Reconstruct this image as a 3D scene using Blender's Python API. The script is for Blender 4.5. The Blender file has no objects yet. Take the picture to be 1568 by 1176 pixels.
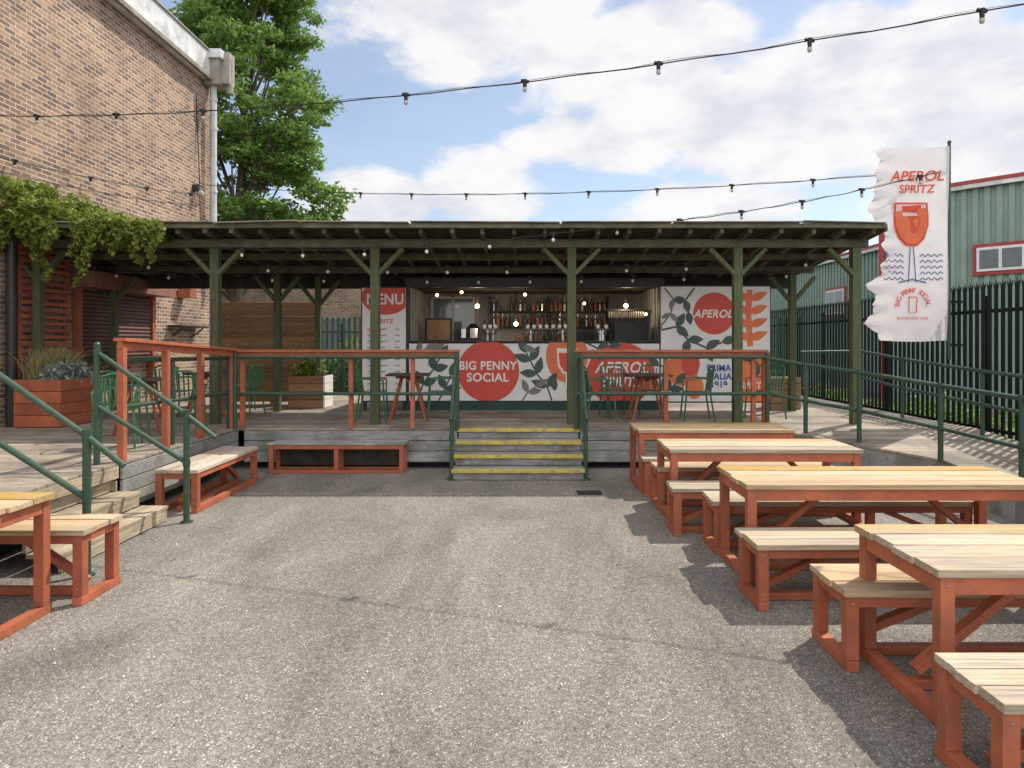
import bpy, math, random
import numpy as np
from mathutils import Vector, Matrix
random.seed(7); np.random.seed(7)
S=bpy.context.scene
COL=S.collection
R=math.radians

# ---------------------------------------------------------------- materials
def newmat(name):
    m=bpy.data.materials.new(name); m.use_nodes=True
    nt=m.node_tree; b=nt.nodes['Principled BSDF']
    return m,nt,b
def N(nt,t,**k):
    n=nt.nodes.new(t)
    for a,v in k.items(): setattr(n,a,v)
    return n
def L(nt,a,b): nt.links.new(a,b)
def rgba(c): return (c[0],c[1],c[2],1)
def mat(name,c1,c2=None,scale=5,rough=.7,metal=0,bump=0,stretch=(1,1,1),island=0,detail=4,lo=.35,hi=.65,spec=None,c3=None,s3=1.2,trans=0,w3=.8,knots=0):
    m,nt,b=newmat(name)
    if c2 is None: c2=tuple(x*.8 for x in c1)
    tc=N(nt,'ShaderNodeTexCoord'); mp=N(nt,'ShaderNodeMapping'); mp.inputs['Scale'].default_value=stretch
    L(nt,tc.outputs['Object'],mp.inputs['Vector'])
    vec=mp.outputs['Vector']
    if island:
        ge=N(nt,'ShaderNodeNewGeometry'); add=N(nt,'ShaderNodeVectorMath',operation='ADD')
        mu=N(nt,'ShaderNodeMath',operation='MULTIPLY'); mu.inputs[1].default_value=37.0
        L(nt,ge.outputs['Random Per Island'],mu.inputs[0]); L(nt,vec,add.inputs[0]); L(nt,mu.outputs[0],add.inputs[1])
        vec=add.outputs[0]
    no=N(nt,'ShaderNodeTexNoise'); no.inputs['Scale'].default_value=scale; no.inputs['Detail'].default_value=detail
    no.inputs['Roughness'].default_value=.62
    L(nt,vec,no.inputs['Vector'])
    cr=N(nt,'ShaderNodeValToRGB'); cr.color_ramp.elements[0].position=lo; cr.color_ramp.elements[1].position=hi
    cr.color_ramp.elements[0].color=rgba(c1); cr.color_ramp.elements[1].color=rgba(c2)
    L(nt,no.outputs['Fac'],cr.inputs['Fac']); col=cr.outputs['Color']
    def mixin(fac,c):
        mx=N(nt,'ShaderNodeMixRGB'); L(nt,fac,mx.inputs['Fac']); L(nt,col,mx.inputs['Color1']); mx.inputs['Color2'].default_value=rgba(c); return mx.outputs['Color']
    if c3 is not None:
        n3=N(nt,'ShaderNodeTexNoise'); n3.inputs['Scale'].default_value=s3; n3.inputs['Detail'].default_value=6; n3.inputs['Roughness'].default_value=.72
        if knots:
            m3=N(nt,'ShaderNodeMapping'); m3.inputs['Scale'].default_value=tuple(.6 if q<1 else 2.2 for q in stretch); L(nt,tc.outputs['Object'],m3.inputs['Vector']); L(nt,m3.outputs[0],n3.inputs['Vector'])
        else: L(nt,tc.outputs['Object'],n3.inputs['Vector'])
        r3=N(nt,'ShaderNodeMapRange'); r3.inputs['From Min'].default_value=.46; r3.inputs['From Max'].default_value=.62; r3.inputs['To Max'].default_value=w3
        L(nt,n3.outputs['Fac'],r3.inputs['Value']); col=mixin(r3.outputs[0],c3)
    if knots:
        vo=N(nt,'ShaderNodeTexVoronoi'); vo.inputs['Scale'].default_value=knots
        mk=N(nt,'ShaderNodeMapping'); mk.inputs['Scale'].default_value=tuple(.45 if q<1 else 1 for q in stretch); L(nt,tc.outputs['Object'],mk.inputs['Vector']); L(nt,mk.outputs[0],vo.inputs['Vector'])
        rk=N(nt,'ShaderNodeMapRange'); rk.inputs['From Min'].default_value=.04; rk.inputs['From Max'].default_value=.10; rk.inputs['To Min'].default_value=.8; rk.inputs['To Max'].default_value=0
        L(nt,vo.outputs['Distance'],rk.inputs['Value']); col=mixin(rk.outputs[0],(.12,.065,.03))
        # dark drying cracks and dirt running along the grain
        nk=N(nt,'ShaderNodeTexNoise'); nk.inputs['Scale'].default_value=5; nk.inputs['Detail'].default_value=6; nk.inputs['Roughness'].default_value=.72
        m4=N(nt,'ShaderNodeMapping'); m4.inputs['Scale'].default_value=tuple(1.0 if q<1 else 2.0 for q in stretch); L(nt,add.outputs[0],m4.inputs['Vector']); L(nt,m4.outputs[0],nk.inputs['Vector'])
        r4=N(nt,'ShaderNodeMapRange'); r4.inputs['From Min'].default_value=.52; r4.inputs['From Max'].default_value=.66; r4.inputs['To Max'].default_value=.7
        L(nt,nk.outputs['Fac'],r4.inputs['Value']); col=mixin(r4.outputs[0],(.15,.11,.075))
    if island:
        mr=N(nt,'ShaderNodeMapRange'); mr.inputs['To Min'].default_value=1-island; mr.inputs['To Max'].default_value=1+island*.7
        L(nt,ge.outputs['Random Per Island'],mr.inputs['Value'])
        hs=N(nt,'ShaderNodeHueSaturation'); L(nt,mr.outputs[0],hs.inputs['Value']); L(nt,col,hs.inputs['Color']); col=hs.outputs['Color']
        if knots:
            w=N(nt,'ShaderNodeMath',operation='MULTIPLY'); w.inputs[1].default_value=7.31; L(nt,ge.outputs['Random Per Island'],w.inputs[0])
            fr=N(nt,'ShaderNodeMath',operation='FRACT'); L(nt,w.outputs[0],fr.inputs[0])
            sr=N(nt,'ShaderNodeMapRange'); sr.inputs['To Min'].default_value=.65; sr.inputs['To Max'].default_value=1.15; L(nt,fr.outputs[0],sr.inputs['Value']); L(nt,sr.outputs[0],hs.inputs['Saturation'])
    L(nt,col,b.inputs['Base Color'])
    b.inputs['Roughness'].default_value=rough; b.inputs['Metallic'].default_value=metal
    if spec is not None: b.inputs['Specular IOR Level'].default_value=spec
    if bump:
        bp=N(nt,'ShaderNodeBump'); bp.inputs['Strength'].default_value=bump; bp.inputs['Distance'].default_value=.01
        L(nt,no.outputs['Fac'],bp.inputs['Height']); L(nt,bp.outputs['Normal'],b.inputs['Normal'])
    if trans:
        t=N(nt,'ShaderNodeBsdfTranslucent'); L(nt,col,t.inputs['Color'])
        ms=N(nt,'ShaderNodeMixShader'); ms.inputs[0].default_value=trans
        out=[n for n in nt.nodes if n.type=='OUTPUT_MATERIAL'][0]
        L(nt,b.outputs[0],ms.inputs[1]); L(nt,t.outputs[0],ms.inputs[2]); L(nt,ms.outputs[0],out.inputs['Surface'])
    return m
def emis(name,c,s):
    m,nt,b=newmat(name); b.inputs['Base Color'].default_value=rgba(c); b.inputs['Emission Color'].default_value=rgba(c); b.inputs['Emission Strength'].default_value=s
    return m

def asphalt():
    m,nt,b=newmat('asphalt')
    tc=N(nt,'ShaderNodeTexCoord')
    vo=N(nt,'ShaderNodeTexVoronoi'); vo.inputs['Scale'].default_value=125
    L(nt,tc.outputs['Object'],vo.inputs['Vector'])
    sp=N(nt,'ShaderNodeSeparateColor'); L(nt,vo.outputs['Color'],sp.inputs[0])
    cr=N(nt,'ShaderNodeValToRGB'); e=cr.color_ramp.elements
    e[0].position=0; e[0].color=(.155,.14,.122,1); e[1].position=1; e[1].color=(.62,.57,.49,1)
    x=e.new(.35); x.color=(.24,.219,.19,1); x=e.new(.92); x.color=(.30,.275,.24,1)
    L(nt,sp.outputs[0],cr.inputs['Fac'])
    cm=N(nt,'ShaderNodeMapRange'); cm.inputs['From Min'].default_value=.25; cm.inputs['From Max'].default_value=.75; cm.inputs['To Min'].default_value=1.08; cm.inputs['To Max'].default_value=.6
    L(nt,vo.outputs['Distance'],cm.inputs['Value'])
    n1=N(nt,'ShaderNodeTexNoise'); n1.inputs['Scale'].default_value=.6; n1.inputs['Detail'].default_value=7; n1.inputs['Roughness'].default_value=.68; n1.inputs['Distortion'].default_value=.6
    mp=N(nt,'ShaderNodeMapping'); mp.inputs['Scale'].default_value=(1.6,.55,1); L(nt,tc.outputs['Object'],mp.inputs['Vector']); L(nt,mp.outputs[0],n1.inputs['Vector'])
    m1=N(nt,'ShaderNodeMapRange'); m1.inputs['From Min'].default_value=.34; m1.inputs['From Max'].default_value=.66; m1.inputs['To Min'].default_value=.7; m1.inputs['To Max'].default_value=1.28
    L(nt,n1.outputs['Fac'],m1.inputs['Value'])
    n2=N(nt,'ShaderNodeTexNoise'); n2.inputs['Scale'].default_value=24; n2.inputs['Detail'].default_value=4; n2.inputs['Roughness'].default_value=.8
    L(nt,tc.outputs['Object'],n2.inputs['Vector'])
    m2=N(nt,'ShaderNodeMapRange'); m2.inputs['From Min'].default_value=.3; m2.inputs['From Max'].default_value=.7; m2.inputs['To Min'].default_value=.74; m2.inputs['To Max'].default_value=1.28
    L(nt,n2.outputs['Fac'],m2.inputs['Value'])
    a=N(nt,'ShaderNodeMath',operation='MULTIPLY'); L(nt,m1.outputs[0],a.inputs[0]); L(nt,m2.outputs[0],a.inputs[1])
    a2=N(nt,'ShaderNodeMath',operation='MULTIPLY'); L(nt,a.outputs[0],a2.inputs[0]); L(nt,cm.outputs[0],a2.inputs[1])
    hs=N(nt,'ShaderNodeHueSaturation'); L(nt,cr.outputs[0],hs.inputs['Color']); L(nt,a2.outputs[0],hs.inputs['Value'])
    L(nt,hs.outputs[0],b.inputs['Base Color']); b.inputs['Roughness'].default_value=.95; b.inputs['Specular IOR Level'].default_value=.2
    bp=N(nt,'ShaderNodeBump'); bp.inputs['Strength'].default_value=.6; bp.inputs['Distance'].default_value=.006; bp.invert=True
    L(nt,vo.outputs['Distance'],bp.inputs['Height']); L(nt,bp.outputs[0],b.inputs['Normal'])
    return m
def brick(name,axis,c1,c2,mort,sc=1.0):
    m,nt,b=newmat(name)
    tc=N(nt,'ShaderNodeTexCoord'); s=N(nt,'ShaderNodeSeparateXYZ'); L(nt,tc.outputs['Object'],s.inputs[0])
    c=N(nt,'ShaderNodeCombineXYZ'); L(nt,s.outputs[axis],c.inputs[0]); L(nt,s.outputs[2],c.inputs[1])
    br=N(nt,'ShaderNodeTexBrick'); L(nt,c.outputs[0],br.inputs['Vector'])
    br.inputs['Scale'].default_value=1; br.inputs['Brick Width'].default_value=.225*sc; br.inputs['Row Height'].default_value=.076*sc
    br.inputs['Mortar Size'].default_value=.0095; br.inputs['Mortar Smooth'].default_value=.2; br.inputs['Bias'].default_value=0
    br.inputs['Color1'].default_value=rgba(c1); br.inputs['Color2'].default_value=rgba(c2); br.inputs['Mortar'].default_value=rgba(mort)
    no=N(nt,'ShaderNodeTexNoise'); no.inputs['Scale'].default_value=.8; no.inputs['Detail'].default_value=8; no.inputs['Roughness'].default_value=.75; L(nt,tc.outputs['Object'],no.inputs['Vector'])
    mr=N(nt,'ShaderNodeMapRange'); mr.inputs['From Min'].default_value=.3; mr.inputs['From Max'].default_value=.7; mr.inputs['To Min'].default_value=.6; mr.inputs['To Max'].default_value=1.3
    L(nt,no.outputs['Fac'],mr.inputs['Value'])
    hs=N(nt,'ShaderNodeHueSaturation'); L(nt,br.outputs['Color'],hs.inputs['Color']); L(nt,mr.outputs[0],hs.inputs['Value'])
    L(nt,hs.outputs[0],b.inputs['Base Color']); b.inputs['Roughness'].default_value=.9
    bp=N(nt,'ShaderNodeBump'); bp.inputs['Strength'].default_value=.6; bp.inputs['Distance'].default_value=.01; bp.invert=True
    L(nt,br.outputs['Fac'],bp.inputs['Height']); L(nt,bp.outputs[0],b.inputs['Normal'])
    return m

M={}
M['asphalt']=asphalt()
M['brickY']=brick('brick_side',1,(.38,.235,.15),(.14,.088,.072),(.50,.43,.34))
M['brickX']=brick('brick_front',0,(.36,.26,.17),(.2,.13,.09),(.42,.37,.3))
M['deckwood']=mat('deck_boards',(.40,.345,.275),(.22,.19,.155),scale=6,stretch=(.6,9,9),island=.3,bump=.4,rough=.85,c3=(.17,.145,.115),s3=1.5)
M['greywood']=mat('grey_boards',(.36,.36,.345),(.20,.20,.19),scale=6,stretch=(.6,8,9),island=.25,bump=.4,rough=.85,c3=(.15,.155,.12),s3=2)
M['stepwood']=mat('step_boards',(.48,.40,.28),(.28,.23,.16),scale=6,stretch=(8,.6,9),island=.25,bump=.4,rough=.85,c3=(.2,.17,.12),s3=2)
M['tabletop']=mat('table_top_weathered',(.60,.39,.13),(.38,.225,.075),scale=6,stretch=(.35,9,9),island=.24,bump=.5,rough=.75,c3=(.46,.38,.26),s3=1.6,w3=.65,knots=3.2,lo=.32,hi=.68,spec=.3)
M['tabletop2']=mat('table_top_bleached',(.54,.44,.29),(.31,.24,.155),scale=6,stretch=(.35,9,9),island=.24,bump=.5,rough=.75,c3=(.56,.37,.13),s3=1.6,w3=.75,knots=3.2,lo=.32,hi=.68,spec=.3)
M['tabletopY']=mat('bench_top_weathered',(.54,.42,.29),(.33,.25,.17),scale=6,stretch=(9,.35,9),island=.2,bump=.5,rough=.75,c3=(.54,.48,.39),s3=1.6,knots=3,lo=.32,hi=.68,spec=.3)
M['orange']=mat('terracotta_paint',(.45,.13,.06),(.35,.095,.045),scale=4,rough=.6,bump=.15,island=.16,c3=(.26,.09,.052),s3=5,w3=.7)
M['greenpost']=mat('green_stained_timber',(.10,.12,.052),(.052,.066,.03),scale=5,stretch=(9,9,.7),rough=.8,bump=.4,island=.15)
M['roofwood']=mat('dark_timber',(.07,.064,.048),(.032,.03,.023),scale=5,rough=.9,bump=.3,island=.35)
M['rafter']=mat('rafter_timber',(.12,.105,.068),(.06,.056,.038),scale=5,rough=.9,bump=.3,island=.35)
M['roofedge']=mat('mossy_timber_edge',(.16,.155,.095),(.075,.08,.05),scale=4,rough=.85,bump=.4,island=.3)
M['felt']=mat('roof_felt',(.17,.16,.135),(.32,.30,.25),scale=3,rough=.95,bump=.2)
M['pipe']=mat('green_painted_steel',(.03,.078,.048),(.022,.058,.037),scale=9,rough=.5,spec=.4,bump=.03,c3=(.065,.095,.065),s3=9)
M['chairgreen']=mat('green_chair_paint',(.055,.17,.085),(.045,.14,.07),scale=9,rough=.45,spec=.4)
M['yellow']=mat('yellow_nosing',(.62,.48,.08),(.46,.37,.09),scale=14,rough=.8,bump=.2,c3=(.28,.25,.17),s3=9)
M['white']=mat('white_panel_paint',(.86,.85,.83),(.80,.79,.77),scale=2,rough=.5)
M['red']=mat('red_print',(.72,.085,.055),(.64,.075,.05),scale=3,rough=.5)
M['orangep']=mat('orange_print',(.84,.21,.075),(.75,.18,.065),scale=3,rough=.5)
M['leafp']=mat('leaf_print',(.065,.105,.09),(.05,.085,.073),scale=3,rough=.5)
M['olivep']=mat('olive_print',(.22,.23,.18),(.18,.19,.15),scale=3,rough=.5)
M['bluep']=mat('blue_print',(.03,.10,.42),(.03,.09,.36),scale=3,rough=.5)
M['cream']=mat('cream_print',(.93,.89,.83),(.9,.86,.8),scale=3,rough=.5)
M['greyp']=mat('grey_print',(.4,.4,.4),(.35,.35,.35),scale=3,rough=.5)
M['cont']=mat('container_green_paint',(.015,.055,.042),(.01,.036,.028),scale=3,rough=.45)
M['dark']=mat('dark_metal',(.018,.019,.02),(.026,.026,.026),scale=5,rough=.5)
M['inner']=mat('container_inner_wall',(.34,.33,.31),(.25,.245,.23),scale=3,rough=.6)
M['steel']=mat('stainless_steel',(.6,.6,.6),(.5,.5,.5),scale=8,rough=.25,metal=1)
M['fence']=mat('black_green_fence_paint',(.005,.011,.009),(.008,.015,.012),scale=5,rough=.65,spec=.2)
M['clad']=mat('green_cladding',(.235,.325,.275),(.195,.275,.235),scale=1.5,rough=.5)
M['redtrim']=mat('red_trim',(.36,.045,.05),(.3,.04,.04),scale=4,rough=.5)
M['gutter']=mat('white_upvc',(.72,.73,.72),(.55,.56,.55),scale=3,rough=.5,c3=(.4,.4,.38),s3=2)
M['pipegrey']=mat('grey_downpipe',(.6,.62,.63),(.45,.46,.47),scale=3,rough=.5)
M['stone']=mat('lead_hopper',(.36,.33,.29),(.24,.23,.2),scale=5,rough=.8,bump=.2)
M['shutter']=mat('rusty_shutter',(.16,.07,.053),(.10,.045,.037),scale=5,rough=.6)
M['shutbox']=mat('shutter_box',(.30,.135,.10),(.22,.09,.065),scale=5,rough=.6)
M['fenceboard']=mat('brown_fence_boards',(.33,.185,.09),(.2,.11,.055),scale=5,stretch=(.6,9,9),island=.3,bump=.3,rough=.8)
M['flag']=mat('flag_cloth',(.80,.77,.77),(.72,.69,.70),scale=4,rough=.9,trans=.4)
M['flagred']=mat('flag_red_print',(.74,.13,.08),(.68,.12,.07),scale=4,rough=.9,trans=.4)
M['flagor']=mat('flag_orange_print',(.84,.25,.12),(.76,.21,.11),scale=4,rough=.9,trans=.4)
M['flagblue']=mat('flag_blue_print',(.08,.14,.33),(.07,.12,.3),scale=4,rough=.9,trans=.4)
M['leaf']=mat('tree_leaves',(.13,.25,.05),(.235,.37,.085),scale=1.5,rough=.6,island=.4,trans=.5,detail=2)
M['vine']=mat('vine_leaves',(.15,.23,.035),(.29,.33,.06),scale=3,rough=.6,island=.45,trans=.45,detail=2)
M['lav']=mat('lavender_leaves',(.2,.25,.2),(.3,.33,.3),scale=3,rough=.8,island=.3,trans=.2,detail=2)
M['grass']=mat('dry_grass',(.28,.26,.11),(.45,.37,.2),scale=3,rough=.8,island=.3,trans=.3,detail=2)
M['bark']=mat('bark',(.10,.08,.055),(.055,.045,.03),scale=6,stretch=(4,4,1),rough=.95,bump=.6)
M['soil']=mat('soil',(.06,.045,.03),(.08,.06,.045),scale=8,rough=1,bump=.5)
M['black']=mat('black_cable',(.01,.01,.01),(.012,.012,.012),rough=.6)
M['bulb']=emis('lit_bulb',(1,.74,.40),7)
M['glassy']=mat('bulb_glass',(.42,.41,.38),(.35,.34,.31),rough=.1,spec=.8)
M['frost']=mat('frosted_bulb',(.8,.78,.72),(.7,.68,.62),rough=.3,spec=.6)
M['bottle']=mat('bottle_glass',(.05,.08,.05),(.16,.10,.05),scale=4,rough=.15,island=.5)
M['bottle2']=mat('bottle_red',(.4,.09,.04),(.35,.22,.12),scale=4,rough=.15,island=.5)
M['brownpanel']=mat('brown_board',(.32,.2,.11),(.25,.155,.08),rough=.7)
M['iron']=mat('drain_iron',(.2,.2,.19),(.3,.3,.28),scale=20,rough=.6,metal=.3,bump=.2)
M['whiteroof']=mat('white_roof',(.74,.75,.76),(.62,.64,.66),rough=.5)
M['window']=mat('window_glass',(.12,.15,.17),(.16,.19,.21),rough=.08,spec=.8)
M['farground']=mat('grass_ground',(.09,.14,.04),(.14,.18,.06),scale=3,rough=1)

# ---------------------------------------------------------------- builder
class B:
    def __init__(s,name,parent=None): s.name=name; s.parent=parent; s.v=[]; s.f=[]; s.m=[]; s.mats=[]
    def mi(s,k):
        if k not in s.mats: s.mats.append(k)
        return s.mats.index(k)
    def add(s,vs,fs,k):
        o=len(s.v); s.v+= [tuple(v) for v in vs]; i=s.mi(k)
        for f in fs: s.f.append(tuple(a+o for a in f)); s.m.append(i)
    def box(s,x0,x1,y0,y1,z0,z1,k):
        s.add([(x0,y0,z0),(x1,y0,z0),(x1,y1,z0),(x0,y1,z0),(x0,y0,z1),(x1,y0,z1),(x1,y1,z1),(x0,y1,z1)],
              [(0,3,2,1),(4,5,6,7),(0,1,5,4),(1,2,6,5),(2,3,7,6),(3,0,4,7)],k)
    def beam(s,p0,p1,w,h,k,up=(0,0,1)):
        p0=Vector(p0);p1=Vector(p1); d=(p1-p0).normalized(); u=Vector(up)
        if abs(d.dot(u))>.98: u=Vector((0,1,0))
        a=d.cross(u).normalized(); c=a.cross(d).normalized()
        vs=[]
        for p in(p0,p1):
            for i,j in((-1,-1),(1,-1),(1,1),(-1,1)): vs.append(p+a*(w/2*i)+c*(h/2*j))
        s.add(vs,[(0,1,2,3),(7,6,5,4),(0,4,5,1),(1,5,6,2),(2,6,7,3),(3,7,4,0)],k)
    def cyl(s,p0,p1,r0,r1=None,n=10,k='dark',cap=True):
        if r1 is None: r1=r0
        p0=Vector(p0);p1=Vector(p1); d=(p1-p0).normalized(); u=Vector((0,0,1)) if abs(d.z)<.9 else Vector((1,0,0))
        a=d.cross(u).normalized(); c=d.cross(a)
        vs=[]
        for p,r in((p0,r0),(p1,r1)):
            for i in range(n):
                t=2*math.pi*i/n; vs.append(p+a*(r*math.cos(t))+c*(r*math.sin(t)))
        fs=[(i,(i+1)%n,n+(i+1)%n,n+i) for i in range(n)]
        if cap: fs+= [tuple(range(n))[::-1],tuple(range(n,2*n))]
        s.add(vs,fs,k)
    def tube(s,pts,r,k,n=8):
        for a,b in zip(pts[:-1],pts[1:]): s.cyl(a,b,r,r,n,k)
        for p in pts[1:-1]: s.ball(p,r*1.02,k,n,4)
    def ball(s,c,r,k,n=8,m=5,sz=1):
        c=Vector(c); vs=[c+Vector((0,0,r*sz))]
        for j in range(1,m):
            t=math.pi*j/m
            for i in range(n):
                q=2*math.pi*i/n; vs.append(c+Vector((r*math.sin(t)*math.cos(q),r*math.sin(t)*math.sin(q),r*sz*math.cos(t))))
        vs.append(c-Vector((0,0,r*sz))); fs=[]
        for i in range(n): fs.append((0,1+i,1+(i+1)%n))
        for j in range(m-2):
            for i in range(n): fs.append((1+j*n+i,1+(j+1)*n+i,1+(j+1)*n+(i+1)%n,1+j*n+(i+1)%n))
        e=len(vs)-1; b=1+(m-2)*n
        for i in range(n): fs.append((e,b+(i+1)%n,b+i))
        s.add(vs,fs,k)
    def poly(s,pts,y,k,clip=None):
        if clip: pts=[(min(max(p[0],clip[0]),clip[1]),min(max(p[1],clip[2]),clip[3])) for p in pts]
        s.add([(p[0],y,p[1]) for p in pts],[tuple(range(len(pts)))],k)
    def stroke(s,pts,w,y,k,clip=None):
        P=[Vector(p) for p in pts]; l=[];r=[]
        for i,p in enumerate(P):
            d=(P[min(i+1,len(P)-1)]-P[max(i-1,0)]).normalized(); n=Vector((-d.y,d.x))*w/2
            l.append(p+n); r.append(p-n)
        for i in range(len(P)-1):
            q=[l[i],r[i],r[i+1],l[i+1]]
            s.poly([(a.x,a.y) for a in q],y,k,clip)
    def leaf(s,x,z,ln,w,ang,y,k,clip=None):
        pts=[];n=8
        ca,sa=math.cos(R(ang)),math.sin(R(ang))
        prof=[(t/n, math.sin(math.pi*(t/n)**.8)*w/2) for t in range(n+1)]
        loop=[(a*ln,b) for a,b in prof]+[(a*ln,-b) for a,b in prof[-2:0:-1]]
        for a,b in loop: pts.append((x+a*ca-b*sa,z+a*sa+b*ca))
        s.poly(pts,y,k,clip)
    def disc(s,x,z,r,y,k,clip=None,n=40,rz=None):
        rz=rz or r
        s.poly([(x+r*math.cos(2*math.pi*i/n),z+rz*math.sin(2*math.pi*i/n)) for i in range(n)],y,k,clip)
    def text(s,body,size,x,z,y,k,bold=.02,shear=0,sx=1):
        c=bpy.data.curves.new('t','FONT'); c.body=body; c.size=size; c.align_x='CENTER'; c.align_y='CENTER'; c.offset=bold*size; c.shear=shear; c.resolution_u=5; c.space_line=.9
        if bold>.02: c.space_character=1.0+bold*2.2
        o=bpy.data.objects.new('t',c); COL.objects.link(o); bpy.context.view_layer.update()
        me=bpy.data.meshes.new_from_object(o.evaluated_get(bpy.context.evaluated_depsgraph_get()))
        s.add([(x+v.co.x*sx,y,z+v.co.y) for v in me.vertices],[tuple(p.vertices) for p in me.polygons],k)
        bpy.data.objects.remove(o); bpy.data.curves.remove(c); bpy.data.meshes.remove(me)
    def done(s,bevel=0,smooth=False,xf=None):
        me=bpy.data.meshes.new(s.name)
        v=s.v
        if xf: v=[xf(Vector(a)) for a in v]
        me.from_pydata([tuple(a) for a in v],[],s.f)
        for k in s.mats: me.materials.append(M[k])
        me.polygons.foreach_set('material_index',s.m)
        if smooth: me.polygons.foreach_set('use_smooth',[True]*len(s.f))
        me.update()
        o=bpy.data.objects.new(s.name,me); COL.objects.link(o)
        if s.parent: o.parent=s.parent
        if bevel:
            bm=o.modifiers.new('bevel','BEVEL'); bm.width=bevel; bm.segments=1 if bevel<.004 else 2; bm.limit_method='ANGLE'
        return o
def empty(name):
    e=bpy.data.objects.new(name,None); COL.objects.link(e); return e

def leaves(b,centers,radii,n,size,k,flat=.5,shell=.5):
    """leaf quads scattered in clumps"""
    centers=np.array(centers); radii=np.array(radii)
    w=(radii[:,0]*radii[:,1]*radii[:,2])**.67; w/=w.sum()
    idx=np.random.choice(len(centers),n,p=w)
    d=np.random.normal(size=(n,3)); d/=np.linalg.norm(d,axis=1)[:,None]
    rr=np.random.uniform(shell**3,1,size=n)**(1/3.)*np.random.uniform(.7,1.25,size=n)
    P=centers[idx]+d*rr[:,None]*radii[idx]
    a=np.random.normal(size=(n,3)); a[:,2]*=flat; a/=np.linalg.norm(a,axis=1)[:,None]
    c=np.cross(a,np.random.normal(size=(n,3))); c/=np.linalg.norm(c,axis=1)[:,None]
    sz=size*np.random.uniform(.55,1.25,size=n)[:,None]
    V=np.stack([P-a*sz,P+c*sz*.5,P+a*sz,P-c*sz*.5],1).reshape(-1,3)
    b.add(V.tolist(),[(4*i,4*i+1,4*i+2,4*i+3) for i in range(n)],k)

# ---------------------------------------------------------------- ground
g=B('ground'); g.add([(-400,-100,0),(400,-100,0),(400,600,0),(-400,600,0)],[(0,1,2,3)],'asphalt'); g.done()
g=B('grass_verge'); g.add([(6.75,-5,.03),(11,-5,.03),(11,60,.03),(6.75,60,.03)],[(0,1,2,3)],'farground'); g.done()

# ---------------------------------------------------------------- deck
DZ=.58
def planks(b,x0,x1,y0,y1,z,k,w=.14,gap=.008,th=.03,zf=None,xf=None):
    y=y0
    while y<y1-.02:
        ye=min(y+w-gap,y1)
        a=xf(y)[0] if xf else x0; c=xf(y)[1] if xf else x1
        if zf:
            z0,z1=zf(y),zf(ye); a2=xf(ye)[0]
            b.add([(a,y,z0-th),(c,y,z0-th),(c,ye,z1-th),(a2,ye,z1-th),(a,y,z0),(c,y,z0),(c,ye,z1),(a2,ye,z1)],
              [(0,3,2,1),(4,5,6,7),(0,1,5,4),(1,2,6,5),(2,3,7,6),(3,0,4,7)],k)
        else: b.box(a,c,y,ye,z-th,z+random.uniform(-.0015,.0015),k)
        y+=w
deck=empty('timber_deck')
d=B('boards',deck)
planks(d,-7.6,-1.9,9.78,16.6,DZ,'deckwood'); planks(d,-1.89,1.6,9.78,16.6,DZ,'deckwood'); planks(d,1.61,6.5,9.78,16.6,DZ,'deckwood')
planks(d,-7.6,-5.9,5.2,9.77,DZ,'deckwood'); planks(d,-5.89,-4.1,5.2,9.77,DZ,'deckwood'); planks(d,-7.6,-5.3,-2,5.19,DZ,'deckwood')
d.done(bevel=.003)
d=B('front_cladding',deck)
for i,(z0,z1) in enumerate([(.10,.25),(.26,.40),(.41,.545)]):
    d.box(-3.98,-.93,9.76,9.79,z0,z1,'greywood'); d.box(.82,3.5,9.76,9.79,z0,z1,'greywood')
    d.box(-4.1,-4.07,6.95,9.79,z0,z1,'greywood'); d.box(-5.33,-5.3,-2,5.2,z0,z1,'greywood'); d.box(-5.3,-4.1,5.2,5.23,z0,z1,'greywood')
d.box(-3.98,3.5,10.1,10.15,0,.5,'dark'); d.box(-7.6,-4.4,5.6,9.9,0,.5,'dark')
d.done(bevel=.003)
def rampz(y): return DZ-(9.77-y)*.083
def rampx(y):
    if y>8.0: return (3.5+(9.77-y)*.80,6.5)
    return (4.92+ (8.0-y)*.03,6.5)
d=B('ramp'); planks(d,0,0,2.8,9.77,0,'deckwood',zf=rampz,xf=rampx)
for i in range(40):
    y=2.8+i*.17
    if y<9.6:
        a=rampx(y)[0]; a2=rampx(y+.17)[0]
        z=rampz(y)-.035; z2=rampz(y+.17)-.035
        if z>.05: d.add([(a+.01,y,0.0),(a2+.01,y+.17,0.0),(a2+.01,y+.17,z2),(a+.01,y,z)],[(0,3,2,1)],'greywood')
d.done()

# central steps
d=B('deck_steps')
for i,(yf,z) in enumerate([(9.48,.435),(9.2,.29),(8.92,.145)]):
    yb=[9.76,9.48,9.2][i]
    d.box(-.93,.82,yf+.06,yf+.165,z-.03,z,'greywood'); d.box(-.93,.82,yf+.172,yb+.02,z-.03,z,'greywood')
    d.box(-.93,.82,yf-.004,yf+.055,z-.045,z+.004,'yellow')
    d.box(-.91,.80,yf+.03,yf+.05,z-.14,z-.046,'greywood')
d.box(-.93,.82,9.715,9.776,DZ-.045,DZ+.006,'yellow')
d.box(-.91,.80,9.745,9.765,.44,DZ-.046,'greywood')
for x in(-.95,.80): d.box(x,x+.02,8.97,9.75,0,.10,'dark')
d.done(bevel=.003)
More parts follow.
